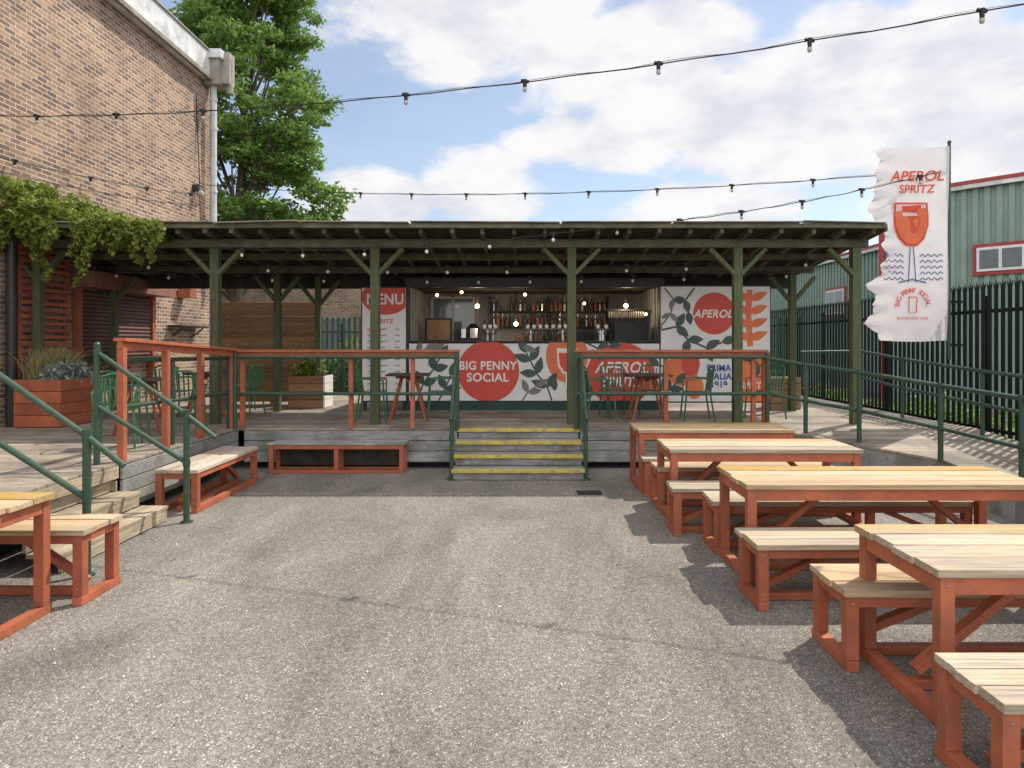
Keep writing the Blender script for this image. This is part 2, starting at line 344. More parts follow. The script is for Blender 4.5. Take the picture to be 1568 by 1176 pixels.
# side steps
d=B('side_steps')
for i in range(3):
    x1=-3.58-i*.28-.0; z=.155+.145*i
    for w in range(2):
        d.box(x1-.28+w*.14,x1-.28+w*.14+.132,5.3,6.92,z-.035,z,'stepwood')
    d.box(x1-.04,x1-.012,5.32,6.90,z-.145,z-.037,'stepwood')
    d.box(x1-.30,x1-.05,6.86,6.885,z-.145,z-.037,'stepwood')
    d.box(-4.1,x1-.045,6.888,6.908,z-.14,z-.038,'stepwood')
d.box(-4.12,-4.09,5.3,6.92,.43,.55,'stepwood')
d.done(bevel=.004)

# ---------------------------------------------------------------- railings
def clamp(b,p,k='pipe'): b.cyl((p[0],p[1],p[2]-.03),(p[0],p[1],p[2]+.03),.036,.036,10,k)
PR=.024
def siderail(y):
    r=B('handrail')
    r.cyl((-4.27,y,DZ),(-4.27,y,1.78),.03,n=12,k='pipe'); r.cyl((-3.37,y,0),(-3.37,y,1.13),.03,n=12,k='pipe')
    r.tube([(-4.27,y,1.71),(-3.37,y,1.08),(-3.08,y,.85)],PR,'pipe',14)
    r.tube([(-4.27,y,1.17),(-3.37,y,.60)],PR,'pipe',14)
    for p in((-4.27,y,1.71),(-3.37,y,1.08),(-4.27,y,1.17),(-3.37,y,.6)): clamp(r,p)
    r.ball((-4.27,y,1.78),.034,'pipe'); r.cyl((-3.37,y,0),(-3.37,y,.012),.06,n=12,k='pipe')
    r.done(smooth=False)
siderail(6.85); siderail(5.28)
r=B('deck_railing')
r.beam((-4.12,6.98,1.835),(-4.12,9.82,1.70),.13,.035,'orange')
r.beam((-4.12,6.98,1.78),(-4.12,9.82,1.645),.04,.08,'orange')
for y in(7.03,7.9,8.75,9.72): r.box(-4.16,-4.09,y-.035,y+.035,DZ-.0,1.80-(y-6.98)*.047,'orange')
r.tube([(-4.2,6.98,1.13),(-4.2,9.78,1.09)],PR,'pipe')
r.tube([(-4.2,6.98,1.62),(-4.2,9.78,1.58)],PR,'pipe')
for y in (8.2,9.75): r.cyl((-4.2,y,DZ),(-4.2,y,1.62),.026,k='pipe')
r.done(bevel=.003)
def frontrail(x0,x1,xs,end):
    r=B('deck_railing')
    r.box(x0,x1,9.70,9.83,1.672,1.705,'orange'); r.box(x0,x1,9.745,9.785,1.60,1.670,'orange')
    for x in xs: r.box(x-.03,x+.03,9.735,9.795,DZ,1.599,'orange')
    r.tube([(x0,9.69,1.08),(x1,9.69,1.08)],PR,'pipe'); r.tube([(x0,9.69,1.60),(x1,9.69,1.60)],PR,'pipe')
    for x in (x0+.02,x1-.02): r.cyl((x,9.69,DZ),(x,9.69,1.66),.027,k='pipe')
    x=end
    r.tube([(x,9.69,1.60),(x,9.4,1.46),(x,8.98,.92),(x,8.85,.80)],PR,'pipe'); r.tube([(x,9.69,1.08),(x,8.98,.55)],PR,'pipe')
    r.cyl((x,8.98,0),(x,8.98,.95),.028,k='pipe'); r.cyl((x,8.98,0),(x,8.98,.015),.07,k='pipe')
    r.cyl((x,9.69,DZ),(x,9.69,1.64),.028,k='pipe')
    for z in(.92,.55): clamp(r,(x,8.98,z))
    r.done(bevel=.002)
frontrail(-4.1,-.9,[-4.0,-2.45,-1.57,-.95],-.93)
frontrail(.74,3.5,[.8,2.05,3.3,3.46],.83)
pts=[(3.5,9.72,1.585,.56),(3.92,9.45,1.50,.55),(4.39,8.9,1.42,.51),(4.90,8.0,1.30,.43),(5.05,6.9,1.24,.34),(5.1,5.2,1.12,.2),(5.1,3.2,.96,.03)]
r=B('ramp_railing')
r.tube([(p[0],p[1],p[2]) for p in pts],.027,'pipe',10)
r.tube([(p[0],p[1],p[2]-.5) for p in pts],PR,'pipe',10)
for p in pts[1:]:
    r.cyl((p[0],p[1],p[3]),(p[0],p[1],p[2]+.03),.03,n=12,k='pipe'); clamp(r,p[:3]); clamp(r,(p[0],p[1],p[2]-.5))
r.done()
r=B('ramp_railing')
pts=[(5.85,11.8,1.66,.58),(5.9,10.6,1.55,.58),(6.2,9.2,1.42,.5),(6.3,7.6,1.33,.4),(6.3,5.5,1.2,.25),(6.3,3,1,.03)]
r.tube([(p[0],p[1],p[2]) for p in pts],.025,'pipe'); r.tube([(p[0],p[1],p[2]-.45) for p in pts],PR,'pipe')
for p in pts: r.cyl((p[0],p[1],p[3]),(p[0],p[1],p[2]+.03),.028,k='pipe'); clamp(r,p[:3])
r.tube([(4.85,11.9,1.64),(5.85,11.8,1.66)],PR,'pipe')
r.done()

# ---------------------------------------------------------------- canopy
can=empty('timber_canopy')
def rz(y): return 3.50-(y-9.9)*.10
XL,XR=-7.58,5.2
c=B('roof_sheet',can)
c.add([(XL,9.88,rz(9.88)),(XR,9.88,rz(9.88)),(XR,13.1,rz(13.1)),(XL,13.1,rz(13.1)),(XL,9.88,rz(9.88)+.02),(XR,9.88,rz(9.88)+.02),(XR,13.1,rz(13.1)+.02),(XL,13.1,rz(13.1)+.02)],
  [(0,3,2,1),(4,5,6,7),(0,1,5,4),(1,2,6,5),(2,3,7,6),(3,0,4,7)],'felt')
c.done()
c=B('roof_boards',can)
y=9.9
while y<13.0:
    x=XL
    while x<XR-.1:
        w=random.uniform(1.6,2.6); x2=min(x+w,XR-.02)
        c.beam((x,y+.07,rz(y+.07)-.013),(x2-.01,y+.07,rz(y+.07)-.013),.13,.018,'roofwood'); x=x2
    y+=.145
c.done()
c=B('rafters',can)
x=XL+.1
while x<XR:
    yy=9.84+random.uniform(-.03,.05)
    c.beam((x,yy,rz(yy)-.075),(x+random.uniform(-.02,.02),13.05,rz(13.05)-.075),.055,.10,'rafter')
    x+=.43+random.uniform(-.05,.05)
c.done(bevel=.003)
c=B('fascia',can)
x=XL
while x<XR:
    w=random.uniform(1.2,2.6); x2=min(x+w,XR+.03); dz=random.uniform(-.008,.008)
    c.beam((x,9.80,3.485+dz),(x2-.006,9.80,3.485-dz),.025,.065,'roofedge')
    c.beam((x,9.80,3.535+dz*2),(x2-.03,9.80,3.535-dz*2.5),.14,.014,'felt')
    x=x2
c.beam((XR+.03,9.8,3.46),(XR+.03,13.1,3.14),.03,.10,'roofedge')
c.box(XL,XR,13.06,13.09,2.84,3.15,'roofwood')
c.done(bevel=.002)
c=B('beams',can)
BY=10.3
c.box(XL,XR,BY-.05,BY+.05,3.24,3.36,'roofedge'); c.box(XL,XR,12.15,12.25,3.05,3.17,'rafter'); c.box(XL,XR,11.2,11.28,3.17,3.27,'rafter')
c.done(bevel=.004)
c=B('posts',can)
for x in(-4.63,-2.22,.74,3.24,5.02):
    y=BY
    c.box(x-.065,x+.065,y-.065,y+.065,DZ,3.238,'greenpost')
    for s_ in(-1,1):
        if x>5 and s_>0: continue
        c.beam((x+s_*.05,y-.02,2.84),(x+s_*.42,y-.02,3.22),.06,.10,'greenpost',up=(0,1,0))
for x,y in((-4.36,12.15),(-7.3,12.2),(-7.3,BY),(4.86,12.3)):
    t=3.02 if y>12 else 3.228
    c.box(x-.055,x+.055,y-.055,y+.055,DZ,t,'greenpost')
    for s_ in(-1,1): c.beam((x+s_*.05,y,t-.45),(x+s_*.4,y,t-.03),.06,.09,'greenpost',up=(0,1,0))
x,y=-3.86,12.9; c.box(x-.05,x+.05,y-.05,y+.05,DZ,3.05,'greenpost')
for s_ in(-1,1): c.beam((x+s_*.05,y,2.55),(x+s_*.4,y,2.98),.06,.09,'greenpost',up=(0,1,0))
c.done(bevel=.005)

# ---------------------------------------------------------------- brick building left
bb=empty('brick_building')
w=B('walls',bb)
w.add([(-7.6,-2,0),(-7.6,16.6,0),(-7.6,16.6,8.07),(-7.6,-2,8.07)],[(0,1,2,3)],'brickY')
w.add([(-7.6,16.6,0),(-20,16.6,0),(-20,16.6,8.07),(-7.6,16.6,8.07)],[(0,1,2,3)],'brickX')
w.add([(-7.6,-2,0),(-7.6,-2,8.07),(-20,-2,8.07),(-20,-2,0)],[(0,1,2,3)],'brickX')
w.add([(-20,-2,0),(-20,16.6,0),(-20,16.6,8.07),(-20,-2,8.07)],[(0,3,2,1)],'brickY')
w.done()
w=B('roof_fascia',bb)
y=-2
while y<16.5:
    w.box(-7.62,-7.42,y,min(y+2.4,16.62)-.008,8.07,8.70,'gutter'); y+=2.4
w.box(-20,-7.62,-2,16.6,8.5,8.66,'felt'); w.box(-7.42,-7.34,-2,16.6,8.02,8.12,'felt'); w.box(-7.66,-7.38,-2,16.64,8.702,8.74,'stone')
w.done(bevel=.01)
w=B('downpipe',bb)
w.box(-7.58,-7.12,16.1,16.62,8.55,8.75,'pipegrey'); w.box(-7.55,-7.2,16.18,16.6,7.95,8.545,'stone'); w.box(-7.22,-7.0,16.3,16.6,8.0,8.75,'stone'); w.cyl((-7.05,16.45,7.8),(-7.05,16.45,8.6),.08,k='stone')
w.cyl((-7.42,16.4,3.1),(-7.42,16.4,7.96),.075,n=14,k='pipegrey')
for z in(3.9,5.4,6.9,7.6): w.cyl((-7.42,16.4,z),(-7.42,16.4,z+.09),.092,n=14,k='pipegrey')
w.tube([(-7.6,15.9,7.6),(-7.52,15.9,5.6),(-7.52,15.95,4.2)],.012,'black')
w.ball((-7.45,15.8,5.25),.09,'stone'); w.box(-7.6,-7.45,15.7,15.8,5.3,5.45,'dark')
w.done()
w=B('roller_shutter',bb)
z=1.58
while z<2.72: w.cyl((-7.55,11.65,z),(-7.55,13.8,z),.04,n=8,k='shutter'); z+=.072
w.box(-7.59,-7.18,11.45,14.15,2.74,3.02,'shutbox'); w.box(-7.59,-7.48,11.5,11.62,.9,2.73,'orange'); w.box(-7.59,-7.48,13.82,13.94,.9,2.73,'orange')
w.box(-7.59,-7.3,11.5,13.95,1.48,1.54,'roofwood'); w.box(-7.58,-7.3,14.6,15.9,2.15,2.19,'dark')
for y in(14.8,15.7): w.beam((-7.58,y,1.95),(-7.34,y,2.14),.03,.03,'dark')
w.box(-7.58,-7.3,15.0,15.3,2.8,3.0,'orange')
w.done(bevel=.004)
t=B('trellis')
z=1.55
while z<3.25: t.box(-7.52,-7.49,10.22,11.3,z,z+.055,'orange'); z+=.105
for y in(10.25,10.75,11.25): t.box(-7.555,-7.522,y-.03,y+.03,1.28,3.3,'orange')
t.done(bevel=.002)
t=B('black_drainpipe'); t.cyl((-7.45,9.95,DZ),(-7.45,9.95,3.3),.07,n=14,k='dark')
for z in(1.2,2.4): t.cyl((-7.45,9.95,z),(-7.45,9.95,z+.08),.085,n=14,k='dark')
t.done(smooth=False)

p=B('wooden_planter')
for i in range(4):
    z=DZ+.01+i*.172
    p.box(-7.28,-6.63,9.80,9.83,z,z+.165,'orange'); p.box(-6.66,-6.63,9.832,10.66,z,z+.165,'orange'); p.box(-7.28,-6.63,10.66,10.69,z,z+.165,'orange'); p.box(-7.31,-7.28,9.80,10.69,z,z+.165,'orange')
p.box(-7.27,-6.67,9.84,10.65,DZ,1.2,'soil'); p.done(bevel=.003)
def grasstuft(b,cx,cy,cz,n,h,sp,k):
    for i in range(n):
        a=random.uniform(0,6.28); q=random.uniform(0,1)*sp; hh=h*random.uniform(.6,1.1); w=.006
        x=cx+random.gauss(0,.04); y=cy+random.gauss(0,.04); dx=math.cos(a);dy=math.sin(a)
        P=[(x,y,cz),(x+dx*q*.4,y+dy*q*.4,cz+hh*.6),(x+dx*q,y+dy*q,cz+hh)]
        b.add([(P[0][0]-w,P[0][1],P[0][2]),(P[0][0]+w,P[0][1],P[0][2]),(P[1][0]+w,P[1][1],P[1][2]),P[2],(P[1][0]-w,P[1][1],P[1][2])],[(0,1,2,3,4)],k)
p=B('ornamental_grass'); 
for q in range(4): grasstuft(p,-7.1+random.uniform(-.1,.15),10.0+q*.15,1.2,90,.55,.4,'grass')
p.done()
p=B('lavender_plant'); leaves(p,[(-6.85,10.0,1.32),(-6.8,10.3,1.35),(-6.82,10.5,1.3)],[(.2,.2,.17)]*3,1300,.045,'lav',flat=1.6,shell=.1); p.done()

# vine
v=B('climbing_vine'); cs=[];rs=[]
for i in range(105):
    t_=random.random()**1.5
    x=-7.5+t_*2.4; y=random.uniform(9.65,11.0) if t_<.6 else random.uniform(9.7,10.3)
    top=4.22-t_*.9
    z=random.uniform(3.35,max(3.5,top))
    cs.append((x,y,z)); q=random.uniform(.07,.27)*(1-.5*t_); rs.append((q*1.2,q,q*.8))
leaves(v,cs,rs,14000,.044,'vine',flat=.7,shell=.1)
cs=[];rs=[]
for i in range(36):
    x=-7.5+random.random()**1.3*2.4; y=random.uniform(9.6,9.85); ln=random.uniform(.15,.6)
    if i==0: x=-6.35; ln=.95
    if i==1: x=-6.9; ln=.8
    k_=int(ln/.08)
    for j in range(k_): cs.append((x+random.gauss(0,.03)+.05*math.sin(j),y,3.5-j*.085)); rs.append((.09*(1-.6*j/k_),.08,.07))
leaves(v,cs,rs,5400,.042,'vine',flat=1,shell=.1)
for i in range(10):
    y=9.9+i*.3; v.tube([(-7.55,y,3.3),(-7.5,y+.2,3.8),(-7.55,y+.1,4.1-i*.07)],.012,'bark',5)
v.done()

# ---------------------------------------------------------------- tree
def tree(name,x,y,base,h,cw,n,leafsize,seed,nc=130):
    random.seed(seed); e=empty(name)
    t=B('trunk',e)
    p=Vector((x,y,0)); r0=.24
    pts=[p]
    for i in range(8):
        p=p+Vector((random.gauss(0,.12),random.gauss(0,.1),h*.1)); pts.append(p)
    for i,(a,b_) in enumerate(zip(pts[:-1],pts[1:])): t.cyl(a,b_,r0*(1-i*.11),r0*(1-(i+1)*.11),10,'bark')
    cs=[];rs=[]
    for i in range(nc):
        f=random.random(); z=base+(h-base)*f
        prof=math.sin(math.pi*(.16+.78*f))**.6*(1+.14*math.sin(f*17+seed))
        if f<.25: prof*=1.12
        a=random.uniform(0,6.28); q=cw*prof*math.sqrt(random.uniform(.15,1))
        c_=Vector((x+q*math.cos(a),y+q*math.sin(a),z))
        s_=random.uniform(.22,.70); cs.append(tuple(c_)); rs.append((s_*1.25,s_*1.25,s_*.6))
        for _ in range(2):
            a2=random.uniform(0,6.28); cs.append((c_.x+s_*1.25*math.cos(a2),c_.y+s_*1.25*math.sin(a2),c_.z-random.uniform(0,.4)*s_)); rs.append((s_*.5,s_*.5,s_*.28))
        if i%4==0:
            o=pts[min(8,max(2,int(8*(z-1.5)/h)))]
            mid=(o+c_)/2+Vector((0,0,-.1*q)); t.cyl(o,mid,.05,.032,6,'bark'); t.cyl(mid,c_,.032,.012,6,'bark')
    t.done()
    l=B('crown',e); leaves(l,cs,rs,n,leafsize,'leaf',flat=.6,shell=.1); l.done()
tree('ash_tree',-9.0,22,4.6,14.8,2.55,72000,.095,5,190)
tree('background_tree',-13,30,2.5,8,3.0,8000,.16,9,50)
random.seed(11)

# ---------------------------------------------------------------- container bar
FY=12.4
cb=empty('shipping_container_bar')
b=B('shell',cb)
b.box(-2.12,2.55,FY,FY+.08,DZ,.75,'cont'); b.box(-2.12,2.55,FY+.0,FY+.08,2.81,2.98,'dark')
b.box(-2.14,-2.06,FY-.01,FY+.1,.75,2.81,'dark'); b.box(2.49,2.57,FY-.01,FY+.1,.75,2.81,'dark')
b.box(-2.16,2.6,FY+.1,FY+2.5,2.9,2.98,'cont')
b.box(-2.16,2.6,FY+.1,FY+2.5,DZ+.02,.72,'dark')
x=-2.1
i=0
while x<2.5:
    o=.04 if i%2 else 0
    b.box(x,x+.15,FY+2.36+o,FY+2.40+o,.72,2.9,'inner'); x+=.15; i+=1
b.box(-2.16,2.6,FY+2.45,FY+2.5,.72,2.9,'cont')
y=FY+.1;i=0
while y<FY+2.35:
    o=.03 if i%2 else 0
    b.box(-2.13-o,-2.09-o,y,y+.15,.72,2.9,'inner'); b.box(2.53+o,2.57+o,y,y+.15,.72,2.9,'inner'); y+=.15;i+=1
b.box(-2.09,2.53,FY+.1,FY+2.35,2.86,2.899,'roofwood')
b.done()
b=B('serving_counter',cb)
b.box(-2.06,2.49,FY-.03,FY+.45,1.79,1.84,'dark'); b.box(-2.06,2.49,FY+.46,FY+.5,.72,1.75,'steel')
b.box(-2.0,2.4,FY+1.9,FY+2.34,.72,1.75,'steel'); 
b.done()
b=B('back_bar',cb)
for z in(2.12,2.45): b.box(-.7,1.85,FY+2.05,FY+2.33,z,z+.03,'roofwood')
for x in(-.7,.55,1.82): b.box(x-.015,x+.015,FY+2.05,FY+2.33,1.75,2.8,'dark')
def bottle(x,y,z,h,k):
    b.cyl((x,y,z),(x,y,z+h*.6),.035,n=8,k=k); b.cyl((x,y,z+h*.6),(x,y,z+h*.75),.035,.013,8,k); b.cyl((x,y,z+h*.75),(x,y,z+h),.013,n=6,k=k)
for z in(2.151,2.481):
    x=-.62
    while x<1.8:
        if random.random()<.8: bottle(x,FY+2.18,z,random.uniform(.24,.3),random.choice(['bottle','bottle2','bottle','steel']))
        x+=.095
for i in range(14): bottle(-.1+i*.11,FY+2.1,1.75,.3,random.choice(['bottle','bottle2','bottle']))
for i in range(16): b.cyl((1.7+.045*i,FY+1.0,2.3),(1.7+.045*i,FY+1.0,2.42),.018,.025,6,'steel')
b.box(1.6,2.45,FY+.9,FY+1.1,2.43,2.46,'dark'); b.box(1.75,2.4,FY+.55,FY+.95,1.84,2.2,'dark'); b.box(1.0,1.5,FY+1.9,FY+2.2,1.75,2.05,'dark')
b.box(-1.9,-1.45,FY+1.2,FY+1.25,1.86,2.26,'brownpanel'); b.box(-1.95,-1.40,FY+1.26,FY+1.28,1.82,2.3,'dark'); b.box(-1.2,-.85,FY+.6,FY+.9,1.84,1.9,'dark')
b.box(-1.3,-1.1,FY+2.1,FY+2.3,1.75,2.1,'steel')
b.cyl((-1.02,FY+1.7,1.5),(-1.02,FY+1.7,2.1),.15,n=18,k='steel'); b.cyl((-1.02,FY+1.7,2.1),(-1.02,FY+1.7,2.2),.15,.05,18,'steel')
for xx in (-1.95,-1.5,-1.05): b.box(xx-.02,xx+.02,FY+2.3,FY+2.34,1.8,2.8,'gutter')
b.box(-1.95,-1.05,FY+2.3,FY+2.34,2.76,2.8,'gutter'); b.box(-1.93,-1.07,FY+2.335,FY+2.345,1.85,2.76,'window')
b.done()
b=B('beer_taps',cb)
def taps(x0,x1,n,y,z):
    b.cyl((x0,y,z+.22),(x1,y,z+.22),.035,n=10,k='steel')
    for x in(x0+.1,x1-.1): b.cyl((x,y,z),(x,y,z+.22),.03,n=10,k='steel')
    for i in range(n):
        x=x0+.05+(x1-x0-.1)*i/(n-1)
        b.cyl((x,y-.05,z+.26),(x,y-.06,z+.38),.012,.018,8,'dark'); b.cyl((x,y-.04,z+.2),(x,y-.09,z+.12),.012,n=6,k='steel')
        b.cyl((x,y-.07,z+.27),(x,y-.075,z+.27),.035,n=12,k='cream')
taps(.05,.85,7,FY+.3,1.84); taps(-.75,-.45,3,FY+.3,1.84); taps(1.35,1.6,2,FY+.3,1.84)
b.done()
b=B('pendant_bulbs',cb)
lamps=[(-.88,FY+.9,2.52),(-.13,FY+1.2,2.18),(2.0,FY+.8,2.52),(.05,FY+.7,2.73),(-1.15,FY+.5,2.76),(1.25,FY+1.4,2.6),(-1.6,FY+.4,2.7),(2.35,FY+.6,2.35)]
for i,p_ in enumerate(lamps):
    b.ball(p_,.045 if i<3 else .03,'bulb'); b.cyl((p_[0],p_[1],p_[2]+.03),(p_[0],p_[1],2.86),.006,n=5,k='black')
b.done(smooth=True)
for i,p_ in enumerate(lamps[:3]):
    l=bpy.data.lights.new('bar_bulb_light','POINT'); l.energy=10; l.color=(1,.76,.48); l.shadow_soft_size=.05
    o=bpy.data.objects.new('bar_bulb_light',l); COL.objects.link(o); o.location=(p_[0],p_[1]-.07,p_[2]-.03); o.parent=cb

K=.011866
def A(u,v): return ((u-800)*K,1.8-(v-525)*K)
def ax(u): return (u-800)*K
def az_(v): return 1.8-(v-525)*K
def branch(b,pts,w,y,k,clip,ll=16,lw=7,kleaf=None):
    P=[A(*p) for p in pts]; Q=[]
    for i in range(len(P)-1):
        for t in(0,.33,.66): Q.append((P[i][0]*(1-t)+P[i+1][0]*t,P[i][1]*(1-t)+P[i+1][1]*t))
    Q.append(P[-1]); b.stroke(Q,w*K,y,k,clip)
    for i in range(1,len(P)-1):
        d=(Vector(P[i])-Vector(P[i-1])); an=math.degrees(math.atan2(d.y,d.x))
        for s_ in (-1,1): b.leaf(P[i][0],P[i][1],ll*K,lw*K,an+s_*random.uniform(42,58),y-.002,kleaf or k,clip)
    d=(Vector(P[-1])-Vector(P[-2])); an=math.degrees(math.atan2(d.y,d.x))
    b.leaf(P[-1][0],P[-1][1],ll*K,lw*K,an,y-.002,kleaf or k,clip)
b=B('counter_mural',cb)
cx0,cx1,cz0,cz1=ax(627),ax(1009),az_(613),az_(524)
clip=(cx0,cx1,cz0,cz1)
b.box(cx0,cx1,FY-.03,FY-.002,cz0,cz1,'white')
Y=FY-.034
b.disc(ax(748),az_(568),47*K,Y,'red',clip)
b.text('BIG PENNY',.215,ax(747),az_(560),Y-.012,'cream',bold=.026,sx=.93); b.text('SOCIAL',.215,ax(747),az_(578),Y-.012,'cream',bold=.026)
branch(b,[(640,613),(648,588),(664,565),(674,548)],2.5,Y,'leafp',clip,24,13)
branch(b,[(672,613),(682,595),(690,575)],2.5,Y-.001,'leafp',clip,25,12)
branch(b,[(627,548),(640,540),(652,534)],2,Y-.003,'olivep',clip,20,9)
b.leaf(ax(660),az_(538),26*K,11*K,30,Y-.004,'olivep',clip)
branch(b,[(845,613),(838,592),(822,572),(812,552),(806,540)],2.5,Y,'leafp',clip,27,13)
branch(b,[(800,613),(808,600),(820,592)],2.5,Y-.001,'olivep',clip,22,10)
b.leaf(ax(800),az_(530),24*K,10*K,-20,Y-.004,'olivep',clip); b.leaf(ax(850),az_(598),26*K,11*K,100,Y-.004,'leafp',clip)
b.disc(ax(868),az_(545),32*K,Y-.001,'orangep',clip,rz=40*K)
b.poly([A(852,533),A(884,533),A(882,560),A(874,572),A(862,572),A(854,560)],Y-.004,'cream',clip)
b.poly([A(855,540),A(881,540),A(879,559),A(872,569),A(864,569),A(857,559)],Y-.006,'red',clip)
b.poly([A(866,572),A(870,572),A(870,600),A(866,600)],Y-.005,'cream',clip); b.disc(ax(868),az_(601),12*K,Y-.005,'cream',clip,rz=3*K)
b.disc(ax(950),az_(572),52*K,Y-.002,'red',clip,rz=48*K)
b.text('APEROL',.27,ax(951),az_(563),Y-.014,'cream',bold=.026,shear=.25,sx=.94); b.text('SPRITZ',.24,ax(951),az_(585),Y-.014,'cream',bold=.026,shear=.25,sx=.94)
branch(b,[(900,526),(915,533),(932,530)],2.5,Y-.005,'leafp',clip,20,9)
b.leaf(ax(1008),az_(560),22*K,11*K,140,Y-.006,'leafp',clip); b.leaf(ax(1006),az_(605),26*K,12*K,125,Y-.006,'orangep',clip); b.leaf(ax(898),az_(612),24*K,11*K,70,Y-.006,'leafp',clip)
b.done()
b=B('menu_board',cb)
mx0,mx1,mz0,mz1=ax(556),ax(622),az_(613),az_(441); clip=(mx0,mx1,mz0,mz1)
b.box(mx0,mx1,FY-.06,FY-.02,mz0,mz1,'white'); b.box(mx0-.03,mx1+.03,FY-.018,FY+.0,mz0-.03,mz1+.03,'dark'); b.box(mx0,mx0+.06,FY,FY+.05,DZ,mz0,'dark'); b.box(mx1-.06,mx1,FY,FY+.05,DZ,mz0,'dark')
Y=FY-.064
b.disc(ax(592),az_(455),37*K,Y,'red',clip,rz=27*K); b.text('MENU',.27,ax(591),az_(459),Y-.010,'cream',bold=.026,sx=.88)
b.text('SPRITZ',.11,ax(589),az_(492),Y-.002,'red',bold=.02)
for i in range(11):
    v_=503+i*9.2
    b.poly([A(564,v_),A(564+random.uniform(24,34),v_),A(590,v_+2.2),A(564,v_+2.2)],Y-.002,'red' if i%4==0 else 'greyp',clip); b.poly([A(606,v_),A(613,v_),A(613,v_+2),A(606,v_+2)],Y-.002,'greyp',clip)
for i in range(10):
    v_=507+i*9.2; b.poly([A(564,v_),A(586,v_),A(586,v_+1.2),A(564,v_+1.2)],Y-.002,'greyp',clip)
b.done()
b=B('aperitif_mural',cb)
px0,px1,pz0,pz1=ax(1011),ax(1177),az_(614),az_(439); clip=(px0,px1,pz0,pz1)
b.box(px0,px1,FY-.06,FY-.02,pz0,pz1,'white'); b.box(px0-.02,px1+.03,FY-.018,FY,pz0-.03,pz1+.03,'dark')
Y=FY-.064
b.disc(ax(1092),az_(480),32*K,Y,'red',clip); b.text('APEROL',.2,ax(1090),az_(481),Y-.010,'cream',bold=.026,shear=.25,sx=.93)
branch(b,[(1012,505),(1035,500),(1052,520),(1080,532),(1104,524)],3.0,Y-.001,'leafp',clip,24,13)
branch(b,[(1016,441),(1030,458),(1026,480),(1012,498)],2.6,Y-.002,'olivep',clip,17,8)
branch(b,[(1062,441),(1048,460),(1052,478)],2.6,Y-.003,'leafp',clip,20,11)
b.disc(ax(1043),az_(566),25*K,Y-.0015,'orangep',clip,rz=24*K); b.disc(ax(1056),az_(556),14*K,Y-.004,'red',clip,rz=19*K); b.disc(ax(1062),az_(592),14*K,Y-.003,'orangep',clip,rz=18*K)
branch(b,[(1012,612),(1024,596),(1034,586)],2.6,Y-.005,'leafp',clip,22,12)
# big hand-cut shapes either side of a stem
b.stroke([A(1146,444),A(1144,480),A(1147,530)],9*K,Y-.0015,'orangep',clip)
for i,v_ in enumerate([452,472,492,512]):
    b.leaf(ax(1146),az_(v_+7),30*K,13*K,22,Y-.002-.0003*i,'orangep',clip); b.leaf(ax(1146),az_(v_+7),26*K,12*K,155,Y-.0022-.0003*i,'orangep',clip)
b.poly([A(1130,545),A(1177,538),A(1177,614),A(1128,614)],Y-.0022,'orangep',clip)
branch(b,[(1176,556),(1160,560),(1146,552)],2.6,Y-.005,'leafp',clip,20,10)
b.text('PRIMA\nITALIA\n1919',.165,ax(1099),az_(576),Y-.012,'bluep',bold=.024,sx=.9); b.text('SPRITZ',.16,ax(1152),az_(590),Y-.012,'cream',bold=.024,sx=.9)
b.done()

b=B('bin_store'); 
for i in range(5): b.box(4.55,5.1,FY+.1,FY+.13,DZ+.12*i,DZ+.11+.12*i,'brownpanel')
b.box(4.56,5.09,FY+.14,FY+.6,DZ,DZ+.58,'brownpanel'); b.done(bevel=.003)

# ---------------------------------------------------------------- back-left fence, planter, rear fence
f=B('wooden_fence'); z=DZ+.05
while z<2.55: f.box(-6.0,-4.05,13.6,13.625,z,z+.135,'fenceboard'); z+=.142
for x in(-5.95,-5.0,-4.1): f.box(x-.04,x+.04,13.63,13.7,DZ,2.58,'fenceboard')
f.done(bevel=.003)
p=B('wooden_planter')
for i in range(4):
    z=DZ+.01+i*.15; p.box(-4.35,-3.72,12.75,12.78,z,z+.143,'fenceboard'); p.box(-3.72,-3.69,12.75,13.3,z,z+.143,'cream'); p.box(-4.38,-4.35,12.75,13.3,z,z+.143,'fenceboard'); p.box(-4.35,-3.72,13.28,13.3,z,z+.143,'fenceboard')
p.box(-4.34,-3.73,12.79,13.27,DZ,1.1,'soil'); p.done(bevel=.002)
p=B('potted_shrub'); leaves(p,[(-4.2,13,1.25),(-3.95,13,1.3),(-4.05,13.1,1.45)],[(.2,.2,.2)]*3,900,.05,'vine',shell=.1); p.done()
